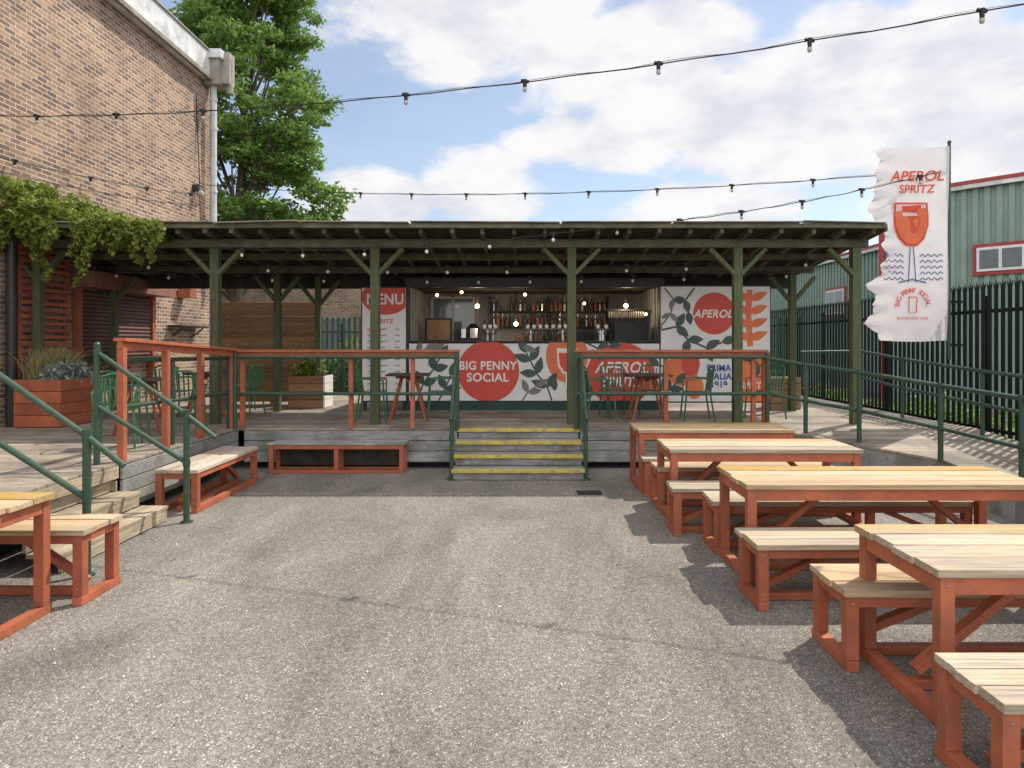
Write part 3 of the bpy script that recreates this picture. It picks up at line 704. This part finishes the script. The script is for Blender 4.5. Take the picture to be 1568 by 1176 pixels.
def palisade(name,axis,fix,a0,a1,zb,zt,sp=.155,k='fence',w=.034):
    f=B(name); t=a0
    while t<a1:
        if axis=='y':
            vs=[(fix,t-w,zb),(fix,t+w,zb),(fix,t+w,zt-.13),(fix,t+w*1.5,zt-.03),(fix,t+w*.35,zt-.08),(fix,t,zt),(fix,t-w*.35,zt-.08),(fix,t-w*1.5,zt-.03),(fix,t-w,zt-.13)]
            vs+= [(fix-.012,v_[1],v_[2]) for v_ in vs]
        else:
            vs=[(t-w,fix,zb),(t+w,fix,zb),(t+w,fix,zt-.13),(t+w*1.5,fix,zt-.03),(t+w*.35,fix,zt-.08),(t,fix,zt),(t-w*.35,fix,zt-.08),(t-w*1.5,fix,zt-.03),(t-w,fix,zt-.13)]
            vs+= [(v_[0],fix-.012,v_[2]) for v_ in vs]
        n=9; f.add(vs,[tuple(range(n)),tuple(range(n,2*n))[::-1]]+[(i,(i+1)%n,n+(i+1)%n,n+i) for i in range(n)],k)
        t+=sp
    for z in(zb+.35,zt-.45):
        if axis=='y': f.box(fix+.004,fix+.05,a0,a1,z,z+.05,k)
        else: f.box(a0,a1,fix+.004,fix+.05,z,z+.05,k)
    t=a0
    while t<a1:
        if axis=='y': f.box(fix+.052,fix+.12,t,t+.06,0,zt-.2,k)
        else: f.box(t,t+.06,fix+.052,fix+.12,0,zt-.2,k)
        t+=2.7
    f.done()
palisade('palisade_fence','y',6.62,-1,30,.2,2.68,sp=.135,w=.036)
palisade('metal_fence','x',17.2,-7.3,7,.1,2.5,sp=.14,k='pipe')
h=B('hedge'); cs=[(x+random.uniform(-.3,.3),18.4+random.uniform(-.3,.3),random.uniform(.3,1.6)) for x in np.arange(-7,-1,.35) for _ in range(2)]
leaves(h,cs,[(.5,.4,.4)]*len(cs),5000,.10,'leaf',shell=.2); h.done()
h=B('weeds'); cs=[(random.uniform(6.8,7.8),random.uniform(5,20),random.uniform(.1,.6)) for _ in range(60)]
leaves(h,cs,[(.3,.3,.3)]*len(cs),4500,.07,'leaf',shell=.2); h.done()
e=empty('brick_warehouse'); w=B('walls',e); w.box(-11,1.0,24,34,0,4.0,'brickX'); w.done()
w=B('trim',e); w.box(-11.1,1.1,23.9,34.1,4.0,4.15,'stone'); 
for x in(-9.5,-7.2,-4.9): w.box(x,x+1.1,23.94,23.99,1.2,2.6,'window'); w.box(x-.08,x+1.18,23.92,23.995,2.62,2.75,'stone')
w.done()

# ---------------------------------------------------------------- industrial units right
def shed(name,y1,h,depth,wins,loc,rot,rise=1.4):
    e=empty(name); w=B('cladding',e); y=0
    w.box(.06,depth,0,y1,0,h-.02,'clad')
    while y<y1-.14:
        w.box(0,.058,y+.1,y+.24,0,h-.05,'clad'); y+=.28
    w.done()
    w=B('roof',e)
    w.add([(-.1,-.1,h),(-.1,y1+.1,h),(depth/2,y1+.1,h+rise),(depth/2,-.1,h+rise),(depth,-.1,h),(depth,y1+.1,h)],[(0,1,2,3),(3,2,5,4)],'whiteroof')
    w.box(-.16,-.10,-.12,y1+.12,h-.05,h+.05,'redtrim'); w.box(-.14,-.08,-.12,y1+.12,h-.17,h-.053,'gutter')
    w.box(-.03,.05,-.06,.12,0,h-.18,'redtrim'); w.box(-.03,.05,y1-.1,y1+.06,0,h-.18,'redtrim')
    w.done()
    w=B('windows',e)
    for (a,c_,z0,z1) in wins:
        w.box(-.05,-.003,a-.1,c_+.1,z0-.1,z1+.1,'redtrim'); w.box(-.08,-.052,a,c_,z0,z1,'whiteroof')
        w.box(-.09,-.082,a+.07,(a+c_)/2-.04,z0+.07,z1-.07,'window'); w.box(-.09,-.082,(a+c_)/2+.04,c_-.07,z0+.07,z1-.07,'window')
    w.done()
    e.location=loc; e.rotation_euler=(0,0,R(rot))
shed('industrial_unit',15.5,6.22,9,[(11.9,13.0,3.75,4.4),(6,7,3.85,4.45)],(14.5+6.6,16.5-7.5,0),41.5,rise=.5)
shed('industrial_unit',15,5.35,10,[(3,4.6,3.0,4.0)],(13.0,24.5,0),0)
e=empty('white_gable_shed'); w=B('walls',e); w.box(8,22,44,60,0,4.6,'clad'); w.add([(8,43.95,4.6),(22,43.95,4.6),(17.5,43.95,7.6)],[(0,1,2)],'whiteroof'); w.add([(7.8,43.8,4.6),(7.8,60,4.6),(17.5,60,7.7),(17.5,43.8,7.7)],[(0,3,2,1)],'whiteroof'); w.box(7.8,22.2,43.8,43.94,4.45,4.65,'redtrim'); w.done()
h=B('distant_trees'); cs=[(x+random.uniform(-2,2),75+random.uniform(-3,3),random.uniform(1,5)) for x in np.arange(-70,80,2.5) for _ in range(2)]
leaves(h,cs,[(2.5,2,1.8)]*len(cs),9000,.5,'leaf',shell=.2); h.done()

# ---------------------------------------------------------------- flag
FX,FYY=6.42,10.3
fp=B('cloth')
def fw(x,z): return .022*math.sin(x*5+z*.9)+.014*math.sin(z*3+x*1.5)
nx,nz=30,80; W,H=1.08,2.92; zt=4.76
vs=[];fs=[]
for j in range(nz+1):
    z=zt-H*j/nz
    t=j/nz
    edge=.0
    for c_,a_,s_ in((.0,.02,.05),(.17,-.04,.05),(.33,-.15,.08),(.55,.10,.14),(.72,-.16,.06),(.9,-.16,.06),(1,.05,.04)):
        edge+=a_*math.exp(-((t-c_)/s_)**2)
    edge+=.035*abs(((t*9)%1)-.5)*2+.012*math.sin(j*2.3)
    for i in range(nx+1):
        x=FX-W*(1-i/nx)+edge*(1-i/nx)**3
        ruffle=.07*(1-i/nx)**7*math.sin(j*.8)
        vs.append((x,ruffle,z-.02*math.sin(math.pi*i/nx)*(1 if j in(0,nz) else 0)))
    if j:
        for i in range(nx):
            a=(j-1)*(nx+1)+i; fs.append((a,a+nx+1,a+nx+2,a+1))
fp.add(vs,fs,'flag')
cx=FX-.53
fp.text('APEROL',.215,cx+.05,4.31,-.024,'flagred',bold=.018,shear=.2); fp.text('SPRITZ',.17,cx+.05,4.12,-.024,'flagred',bold=.018,shear=.1)
def sc_(px,py): return (FX-(1455-px)*.00986, zt-(py-225)*.00986)
bowl=((1373,310),(1424,310),(1426,330),(1426,345),(1420,365),(1408,377),(1390,377),(1377,365),(1371,345),(1371,330))
fp.poly([sc_(*q) for q in bowl],-.016,'flagred')
fp.poly([sc_(*q) for q in((1376,313),(1421,313),(1423,330),(1374,332))],-.022,'flag')
fp.poly([sc_(*q) for q in((1375,324),(1395,321),(1423,318),(1423,345),(1417,363),(1407,374),(1391,374),(1380,363),(1374,345))],-.028,'flagor')
fp.stroke([sc_(1408,324),sc_(1412,338),sc_(1408,352)],.018,-.034,'flagred')
for a,c_ in(((1397,377),(1393,432)),((1402,377),(1405,432))): fp.stroke([sc_(*a),sc_(*c_)],.016,-.018,'flagblue')
fp.stroke([sc_(1377,433),sc_(1399,428),sc_(1421,433)],.02,-.018,'flagblue')
for r_ in range(5):
    for s_,e_ in((1354,1388),(1412,1448)):
        P=[sc_(x_,391+r_*9+2*math.sin(x_*.7)) for x_ in range(s_,e_,2)]; fp.stroke(P,.015,-.016,'flagblue')
C=sc_(1400,467)
fp.stroke([sc_(1394,455),sc_(1394,478),sc_(1406,478),sc_(1407,455),sc_(1393,455)],.018,-.018,'flagred')
for i,ch in enumerate("BIG PENNY SOCIAL"):
    if ch==' ': continue
    th=R(175-i*11.2); ca=math.cos(th); sa=math.sin(th)
    o0=len(fp.v); fp.text(ch,.105,0,0,-.022,'flagred',bold=.015)
    ph=th-math.pi/2
    for j in range(o0,len(fp.v)):
        a_,y_,b_=fp.v[j]; fp.v[j]=(C[0]+.24*ca+a_*math.cos(ph)-b_*math.sin(ph),y_,C[1]-.02+.24*sa+a_*math.sin(ph)+b_*math.cos(ph))
fp.text('BLACKHORSE LANE',.055,C[0],C[1]-.20,-.020,'flagred',bold=.01)
def flagxf(v_): return Vector((v_.x,FYY+v_.y+fw(v_.x,v_.z),v_.z))
fl=empty('banner_flag'); fp.parent=fl; fp.done(xf=flagxf)
q=B('pole',fl); q.cyl((FX+.02,FYY,1.55),(FX+.02,FYY,4.82),.022,n=10,k='pipe'); q.ball((FX+.02,FYY,4.83),.03,'pipe')
for z in(1.75,2.4): q.box(FX+.02,FX+.21,FYY-.02,FYY+.02,z,z+.04,'fence')
q.done()

# ---------------------------------------------------------------- tables & benches
def planktop(b,x0,x1,y0,y1,z,n,k,along='x',th=.038):
    if along=='x':
        w=(y1-y0)/n
        for i in range(n):
            g_=random.uniform(.005,.012)
            b.box(x0+random.uniform(-.014,.014),x1+random.uniform(-.014,.014),y0+i*w,y0+(i+1)*w-g_,z-th+random.uniform(-.001,.001),z+random.uniform(-.004,.003),k)
    else:
        w=(x1-x0)/n
        for i in range(n): b.box(x0+i*w,x0+(i+1)*w-.007,y0+random.uniform(-.008,.008),y1+random.uniform(-.008,.008),z-th,z+random.uniform(-.002,.002),k)
def table(name,x0,x1,y0,y1,h,n,k,along='x',leg=.068,rot=0):
    b=B(name); planktop(b,x0,x1,y0,y1,h,n,k,along)
    i=.015; zt=h-.04; ah=.085 if h>.6 else .06
    X0,X1,Y0,Y1=x0+i,x1-i,y0+i,y1-i
    for x in(X0,X1-leg):
        for y in(Y0,Y1-leg): b.box(x,x+leg,y,y+leg,.062,zt-.001,'orange')
    for y in(Y0+.006,Y1-.046): b.box(X0+leg+.001,X1-leg-.001,y,y+.04,zt-ah,zt-.002,'orange')
    for x in(X0+.006,X1-.046): b.box(x,x+.04,Y0+leg+.001,Y1-leg-.001,zt-ah,zt-.002,'orange')
    for x in(X0-.003,X1-leg+.003-.0): b.box(x,x+leg,Y0-.01,Y1+.01,0.002,.06,'orange')
    ym=(Y0+Y1)/2; xm=(X0+X1)/2
    for x in(X0,X1-leg):
        for zz in(zt-.04,.11):
            b.cyl((x+leg/2,Y0+.001,zz),(x+leg/2,Y0-.004,zz),.008,n=6,k='iron')
    if along=='x':
        b.box(X0+leg+.004,X1-leg-.004,ym-.03,ym+.03,.004,.056,'orange')
        Lb=(X1-X0)*.5
        for s_ in(-1,1):
            b.beam((xm+s_*(Lb-.10),ym,.10),(xm+s_*Lb*.28,ym,zt-.03),.045,.065,'orange',up=(0,1,0))
        b.box(xm-.1-Lb*.3,xm+.1+Lb*.3,ym-.02,ym+.02,zt-.05,zt-.003,'orange')
    else:
        b.box(xm-.03,xm+.03,Y0+leg+.004,Y1-leg-.004,.004,.056,'orange')
        Lb=(Y1-Y0)*.5
        for s_ in(-1,1): b.beam((xm,ym+s_*(Lb-.1),.09),(xm,ym+s_*Lb*.28,zt-.03),.045,.065,'orange',up=(1,0,0))
    ob=b.done(bevel=.005)
    if rot:
        c_=Vector(((x0+x1)/2,(y0+y1)/2,0)); ob.matrix_world=Matrix.Translation(c_)@Matrix.Rotation(R(rot),4,'Z')@Matrix.Translation(-c_)
    return ob
T='picnic_table'; Bn='wooden_bench'
random.seed(3)
table(T,1.40,3.30,8.25,9.0,.75,4,'tabletop')
table(Bn,1.42,3.28,7.98,8.2,.45,1,'tabletop2')
table(Bn,1.45,3.42,7.36,7.80,.45,3,'tabletop',rot=.6)
table(T,1.46,3.36,6.73,7.5,.75,4,'tabletop2',rot=-.5)
table(Bn,1.40,3.30,6.34,6.70,.45,2,'tabletop2')
table(Bn,1.63,3.85,5.80,6.25,.45,3,'tabletop2')
table(T,1.66,3.92,5.06,5.82,.75,4,'tabletop')
table(Bn,1.57,3.50,4.58,5.03,.45,3,'tabletop2',rot=.8)
table(Bn,1.76,4.0,3.72,4.19,.45,3,'tabletop')
table(T,1.93,4.2,3.16,3.96,.75,4,'tabletop2')
table(Bn,1.79,3.9,2.55,2.99,.45,3,'tabletop2')
table(T,-5.1,-3.14,3.75,4.58,.80,4,'tabletop')
table(Bn,-4.75,-3.0,4.66,5.12,.52,3,'tabletop')
table('long_bench',-3.90,-3.42,7.2,8.86,.46,3,'tabletopY',along='y')
b=B('box_bench')
planktop(b,-3.52,-1.62,9.40,9.74,.42,3,'greywood',th=.03)
for x in(-3.5,-2.6,-1.70): 
    b.box(x,x+.06,9.41,9.46,.045,.388,'orange'); b.box(x,x+.06,9.68,9.73,.045,.388,'orange')
b.box(-3.5,-1.64,9.412,9.45,.002,.044,'orange'); b.box(-3.438,-1.702,9.405,9.42,.335,.386,'orange'); b.box(-3.5,-1.64,9.68,9.72,.002,.044,'orange')
for i in range(2): b.box(-3.44+i*.9,-2.61+i*.9,9.73,9.745,.06,.38,'roofwood')
b.done(bevel=.003)

# ---------------------------------------------------------------- chairs / cafe tables
def chair(x,y,z,ang,k='chairgreen'):
    b=B('metal_chair')
    for sx in(-.2,.2):
        b.tube([(sx*1.1,-.22,0),(sx,-.18,.44)],.014,k,6)
        b.tube([(sx*1.1,.25,0),(sx,.18,.44),(sx*1.0,.24,.82)],.014,k,6)
    for i in range(7): b.box(-.2,.2,-.2+i*.058,-.2+i*.058+.045,.44,.452,k)
    for i in range(7):
        xx=-.17+i*.057; b.tube([(xx,.19,.46),(xx,.245+.0,.80)],.011,k,5)
    b.tube([(-.2,.24,.82),(-.1,.262,.85),(.1,.262,.85),(.2,.24,.82)],.015,k,6)
    for sx in(-.2,.2): b.tube([(sx*1.02,.21,.66),(sx*1.18,0,.67),(sx*1.1,-.18,.64),(sx,-.18,.45)],.012,k,6)
    o=b.done(); o.matrix_world=Matrix.Translation((x,y,z))@Matrix.Rotation(R(ang),4,'Z')
def cafe(x,y,z,ang=0):
    b=B('cafe_table')
    for i in range(5): b.box(-.33,.33,-.33+i*.133,-.33+i*.133+.127,.71,.735,'roofwood')
    for s_ in(-1,1):
        for t in(-1,1): b.beam((s_*.28,t*.28,0),(s_*.1,t*.1,.70),.03,.03,'orange')
    b.box(-.2,.2,-.02,.02,.66,.708,'orange'); b.box(-.02,.02,-.2,.2,.62,.659,'orange')
    o=b.done(bevel=.003); o.matrix_world=Matrix.Translation((x,y,z))@Matrix.Rotation(R(ang),4,'Z')
for a in[(-2.35,10.75,95),(-1.3,10.9,-80),(-5.1,8.7,80),(-4.6,9.3,-170),(-4.75,8.0,20),(1.2,10.6,95),(1.55,11.3,10),(2.1,11.2,-20),(2.75,10.8,-95),(-5.6,11.0,60),(-4.6,11.3,-100),(3.9,11.0,-60),(-5.2,12.6,30)]:
    chair(a[0],a[1],DZ,a[2])
for a in[(-1.8,10.8,5),(-5.2,9.3,20),(1.95,10.65,0),(-5.2,11.2,30)]: cafe(a[0],a[1],DZ,a[2])

# ---------------------------------------------------------------- drain
b=B('drain_cover'); b.box(.62,.98,8.02,8.32,.002,.008,'iron')
for i in range(6): b.box(.65,.95,8.05+i*.042,8.05+i*.042+.014,.009,.014,'dark')
b.done()
b=B('fallen_leaves')
for i in range(600):
    x=random.uniform(-3.3,4.2); y=random.uniform(1.8,9.6); a=random.uniform(0,6.28); s_=random.uniform(.004,.012)
    b.add([(x+s_*math.cos(a),y+s_*math.sin(a),.006),(x+s_*.5*math.cos(a+1.6),y+s_*.5*math.sin(a+1.6),.012),(x-s_*math.cos(a),y-s_*math.sin(a),.006),(x-s_*.5*math.cos(a+1.6),y-s_*.5*math.sin(a+1.6),.009)],[(0,1,2,3)],random.choice(['cream','grass','grass','soil']))
b.done()

# ---------------------------------------------------------------- festoon lights
def festoon(p0,p1,sag,n,k='glassy',r=.026):
    b=B('string_lights'); P0=Vector(p0);P1=Vector(p1); pts=[]
    for i in range(41):
        t=i/40; p=P0.lerp(P1,t); p.z-=4*sag*t*(1-t)+.006*math.sin(i*1.7); pts.append(p)
    for a,c_ in zip(pts[:-1],pts[1:]): b.cyl(a,c_,.007,n=5,k='black',cap=False)
    for a,c_ in zip(pts[:-1],pts[1:]): b.cyl(a+Vector((0,0,.012+.01*math.sin(a.x*5))),c_+Vector((0,0,.012+.01*math.sin(c_.x*5))),.003,n=4,k='black',cap=False)
    for i in range(n):
        t=(i+.5)/n; p=P0.lerp(P1,t); p.z-=4*sag*t*(1-t)
        b.cyl((p.x,p.y,p.z+.025),(p.x,p.y,p.z-.06),.026,.02,8,'black'); b.cyl((p.x-.045,p.y,p.z+.015),(p.x+.045,p.y,p.z+.002),.018,n=6,k='black')
        b.ball((p.x,p.y,p.z-.06-r*.9),r,k,8,6,1.15)
    b.done()
festoon((4.88,6,4.87),(-7.6,9.93,5.1),.295,9)
festoon((-7.5,16.2,5.55),(6.44,10.3,4.42),.30,12)
festoon((-7.5,9.2,4.42),(-7.45,16.2,5.3),.1,4)
festoon((6.44,10.3,4.42),(.9,9.78,3.42),.12,6)
festoon((.9,9.78,3.42),(-4.6,10.1,3.2),.12,6,'frost')
festoon((-7.4,10.9,3.15),(5,10.9,3.15),.14,13,'frost')
festoon((-7.4,11.7,3.05),(5,11.8,3.05),.12,14,'frost')

# ---------------------------------------------------------------- sun + sky
sd=Vector((-.56,-.49,-1)).normalized()
l=bpy.data.lights.new('sun','SUN'); l.energy=4.8; l.angle=R(.5); l.color=(1,.93,.82)
o=bpy.data.objects.new('sun',l); COL.objects.link(o); o.rotation_euler=sd.to_track_quat('-Z','Y').to_euler(); o.location=(10,10,20)
W_=bpy.data.worlds.new('World'); S.world=W_; W_.use_nodes=True; nt=W_.node_tree
W_.cycles.sampling_method='MANUAL'; W_.cycles.sample_map_resolution=256
bg=nt.nodes['Background']; bg.inputs['Strength'].default_value=.15
sky=N(nt,'ShaderNodeTexSky'); sky.sky_type='NISHITA'; sky.sun_disc=False; sky.sun_elevation=R(53); sky.sun_rotation=R(48.8); sky.air_density=1.0; sky.dust_density=.7
tc=N(nt,'ShaderNodeTexCoord'); sx=N(nt,'ShaderNodeSeparateXYZ'); L(nt,tc.outputs['Generated'],sx.inputs[0])
def ma(op,a,b=None,c=None,clamp=False):
    n=N(nt,'ShaderNodeMath',operation=op); n.use_clamp=clamp
    for i,v_ in enumerate((a,b,c)):
        if v_ is None: continue
        if isinstance(v_,(int,float)): n.inputs[i].default_value=v_
        else: L(nt,v_,n.inputs[i])
    return n.outputs[0]
azn=ma('MULTIPLY',ma('ARCTAN2',sx.outputs[0],sx.outputs[1]),57.2958)
eln=ma('MULTIPLY',ma('ARCSINE',sx.outputs[2]),57.2958)
blobs=[(-3,25.5,14,4.6),(10,22,12,5.5),(23,18,15,6.5),(35,12,10,5.5),(8,16.5,9,2.6),(-3.5,12.4,5.5,3.4),(-13,11.2,6.5,3),(16,10.6,8,2.6)]
cur=None
for a,e_,ra,re in blobs:
    q1=ma('DIVIDE',ma('SUBTRACT',azn,a),ra); q2=ma('DIVIDE',ma('SUBTRACT',eln,e_),re)
    v_=ma('SUBTRACT',1.0,ma('ADD',ma('MULTIPLY',q1,q1),ma('MULTIPLY',q2,q2)))
    cur=v_ if cur is None else ma('MAXIMUM',cur,v_)
back=N(nt,'ShaderNodeMapRange'); back.inputs['From Min'].default_value=.3; back.inputs['From Max'].default_value=-.2; back.inputs['To Min'].default_value=-.55; back.inputs['To Max'].default_value=1.1  # added cloud cover behind the camera, out of view, for fill light
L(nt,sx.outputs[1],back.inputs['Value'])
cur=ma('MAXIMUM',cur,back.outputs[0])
mp=N(nt,'ShaderNodeMapping'); mp.inputs['Scale'].default_value=(1,1,1.8); L(nt,tc.outputs['Generated'],mp.inputs['Vector'])
no=N(nt,'ShaderNodeTexNoise'); no.inputs['Scale'].default_value=8.5; no.inputs['Detail'].default_value=8; no.inputs['Roughness'].default_value=.55; no.inputs['Distortion'].default_value=.2; L(nt,mp.outputs[0],no.inputs['Vector'])
den=ma('ADD',ma('MULTIPLY',cur,.62),ma('MULTIPLY',ma('SUBTRACT',no.outputs['Fac'],.5),1.9))
mr=N(nt,'ShaderNodeMapRange'); mr.interpolation_type='SMOOTHSTEP'; mr.inputs['From Min'].default_value=-.12; mr.inputs['From Max'].default_value=.28; L(nt,den,mr.inputs['Value'])
mask=ma('ADD',ma('MULTIPLY',mr.outputs[0],.78),.19)
n2=N(nt,'ShaderNodeTexNoise'); n2.inputs['Scale'].default_value=7; n2.inputs['Detail'].default_value=6; n2.inputs['Roughness'].default_value=.55
mo=N(nt,'ShaderNodeMapping'); mo.inputs['Location'].default_value=(.0,.0,.06); mo.inputs['Scale'].default_value=(1,1,2.2); L(nt,tc.outputs['Generated'],mo.inputs['Vector']); L(nt,mo.outputs[0],n2.inputs['Vector'])
r2=N(nt,'ShaderNodeMapRange'); r2.inputs['From Min'].default_value=.36; r2.inputs['From Max'].default_value=.55; L(nt,n2.outputs['Fac'],r2.inputs['Value'])
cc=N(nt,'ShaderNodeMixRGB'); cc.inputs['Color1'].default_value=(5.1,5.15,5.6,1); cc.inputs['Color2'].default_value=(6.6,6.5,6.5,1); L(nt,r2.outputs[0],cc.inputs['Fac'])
br=N(nt,'ShaderNodeMapRange'); br.inputs['From Min'].default_value=.1; br.inputs['From Max'].default_value=-.4; br.inputs['To Min'].default_value=1.0; br.inputs['To Max'].default_value=1.9  # brightens those unseen rear clouds to lift camera-facing surfaces
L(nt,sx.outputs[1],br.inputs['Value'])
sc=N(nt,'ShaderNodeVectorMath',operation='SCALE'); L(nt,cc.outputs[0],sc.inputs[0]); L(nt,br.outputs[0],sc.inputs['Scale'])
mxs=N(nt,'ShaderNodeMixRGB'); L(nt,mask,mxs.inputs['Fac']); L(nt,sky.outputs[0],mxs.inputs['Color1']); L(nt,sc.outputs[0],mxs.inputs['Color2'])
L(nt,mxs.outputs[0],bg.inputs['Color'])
S.view_settings.view_transform='Standard'; S.view_settings.look='None'; S.view_settings.exposure=0

# ---------------------------------------------------------------- camera
cam=bpy.data.cameras.new('camera'); cam.lens=24; cam.sensor_width=36; cam.shift_x=-.0102; cam.shift_y=-.040; cam.clip_end=1500; cam.clip_start=.05
o=bpy.data.objects.new('camera',cam); COL.objects.link(o); o.location=(0,0,1.8); o.rotation_euler=(R(90),0,0); S.camera=o
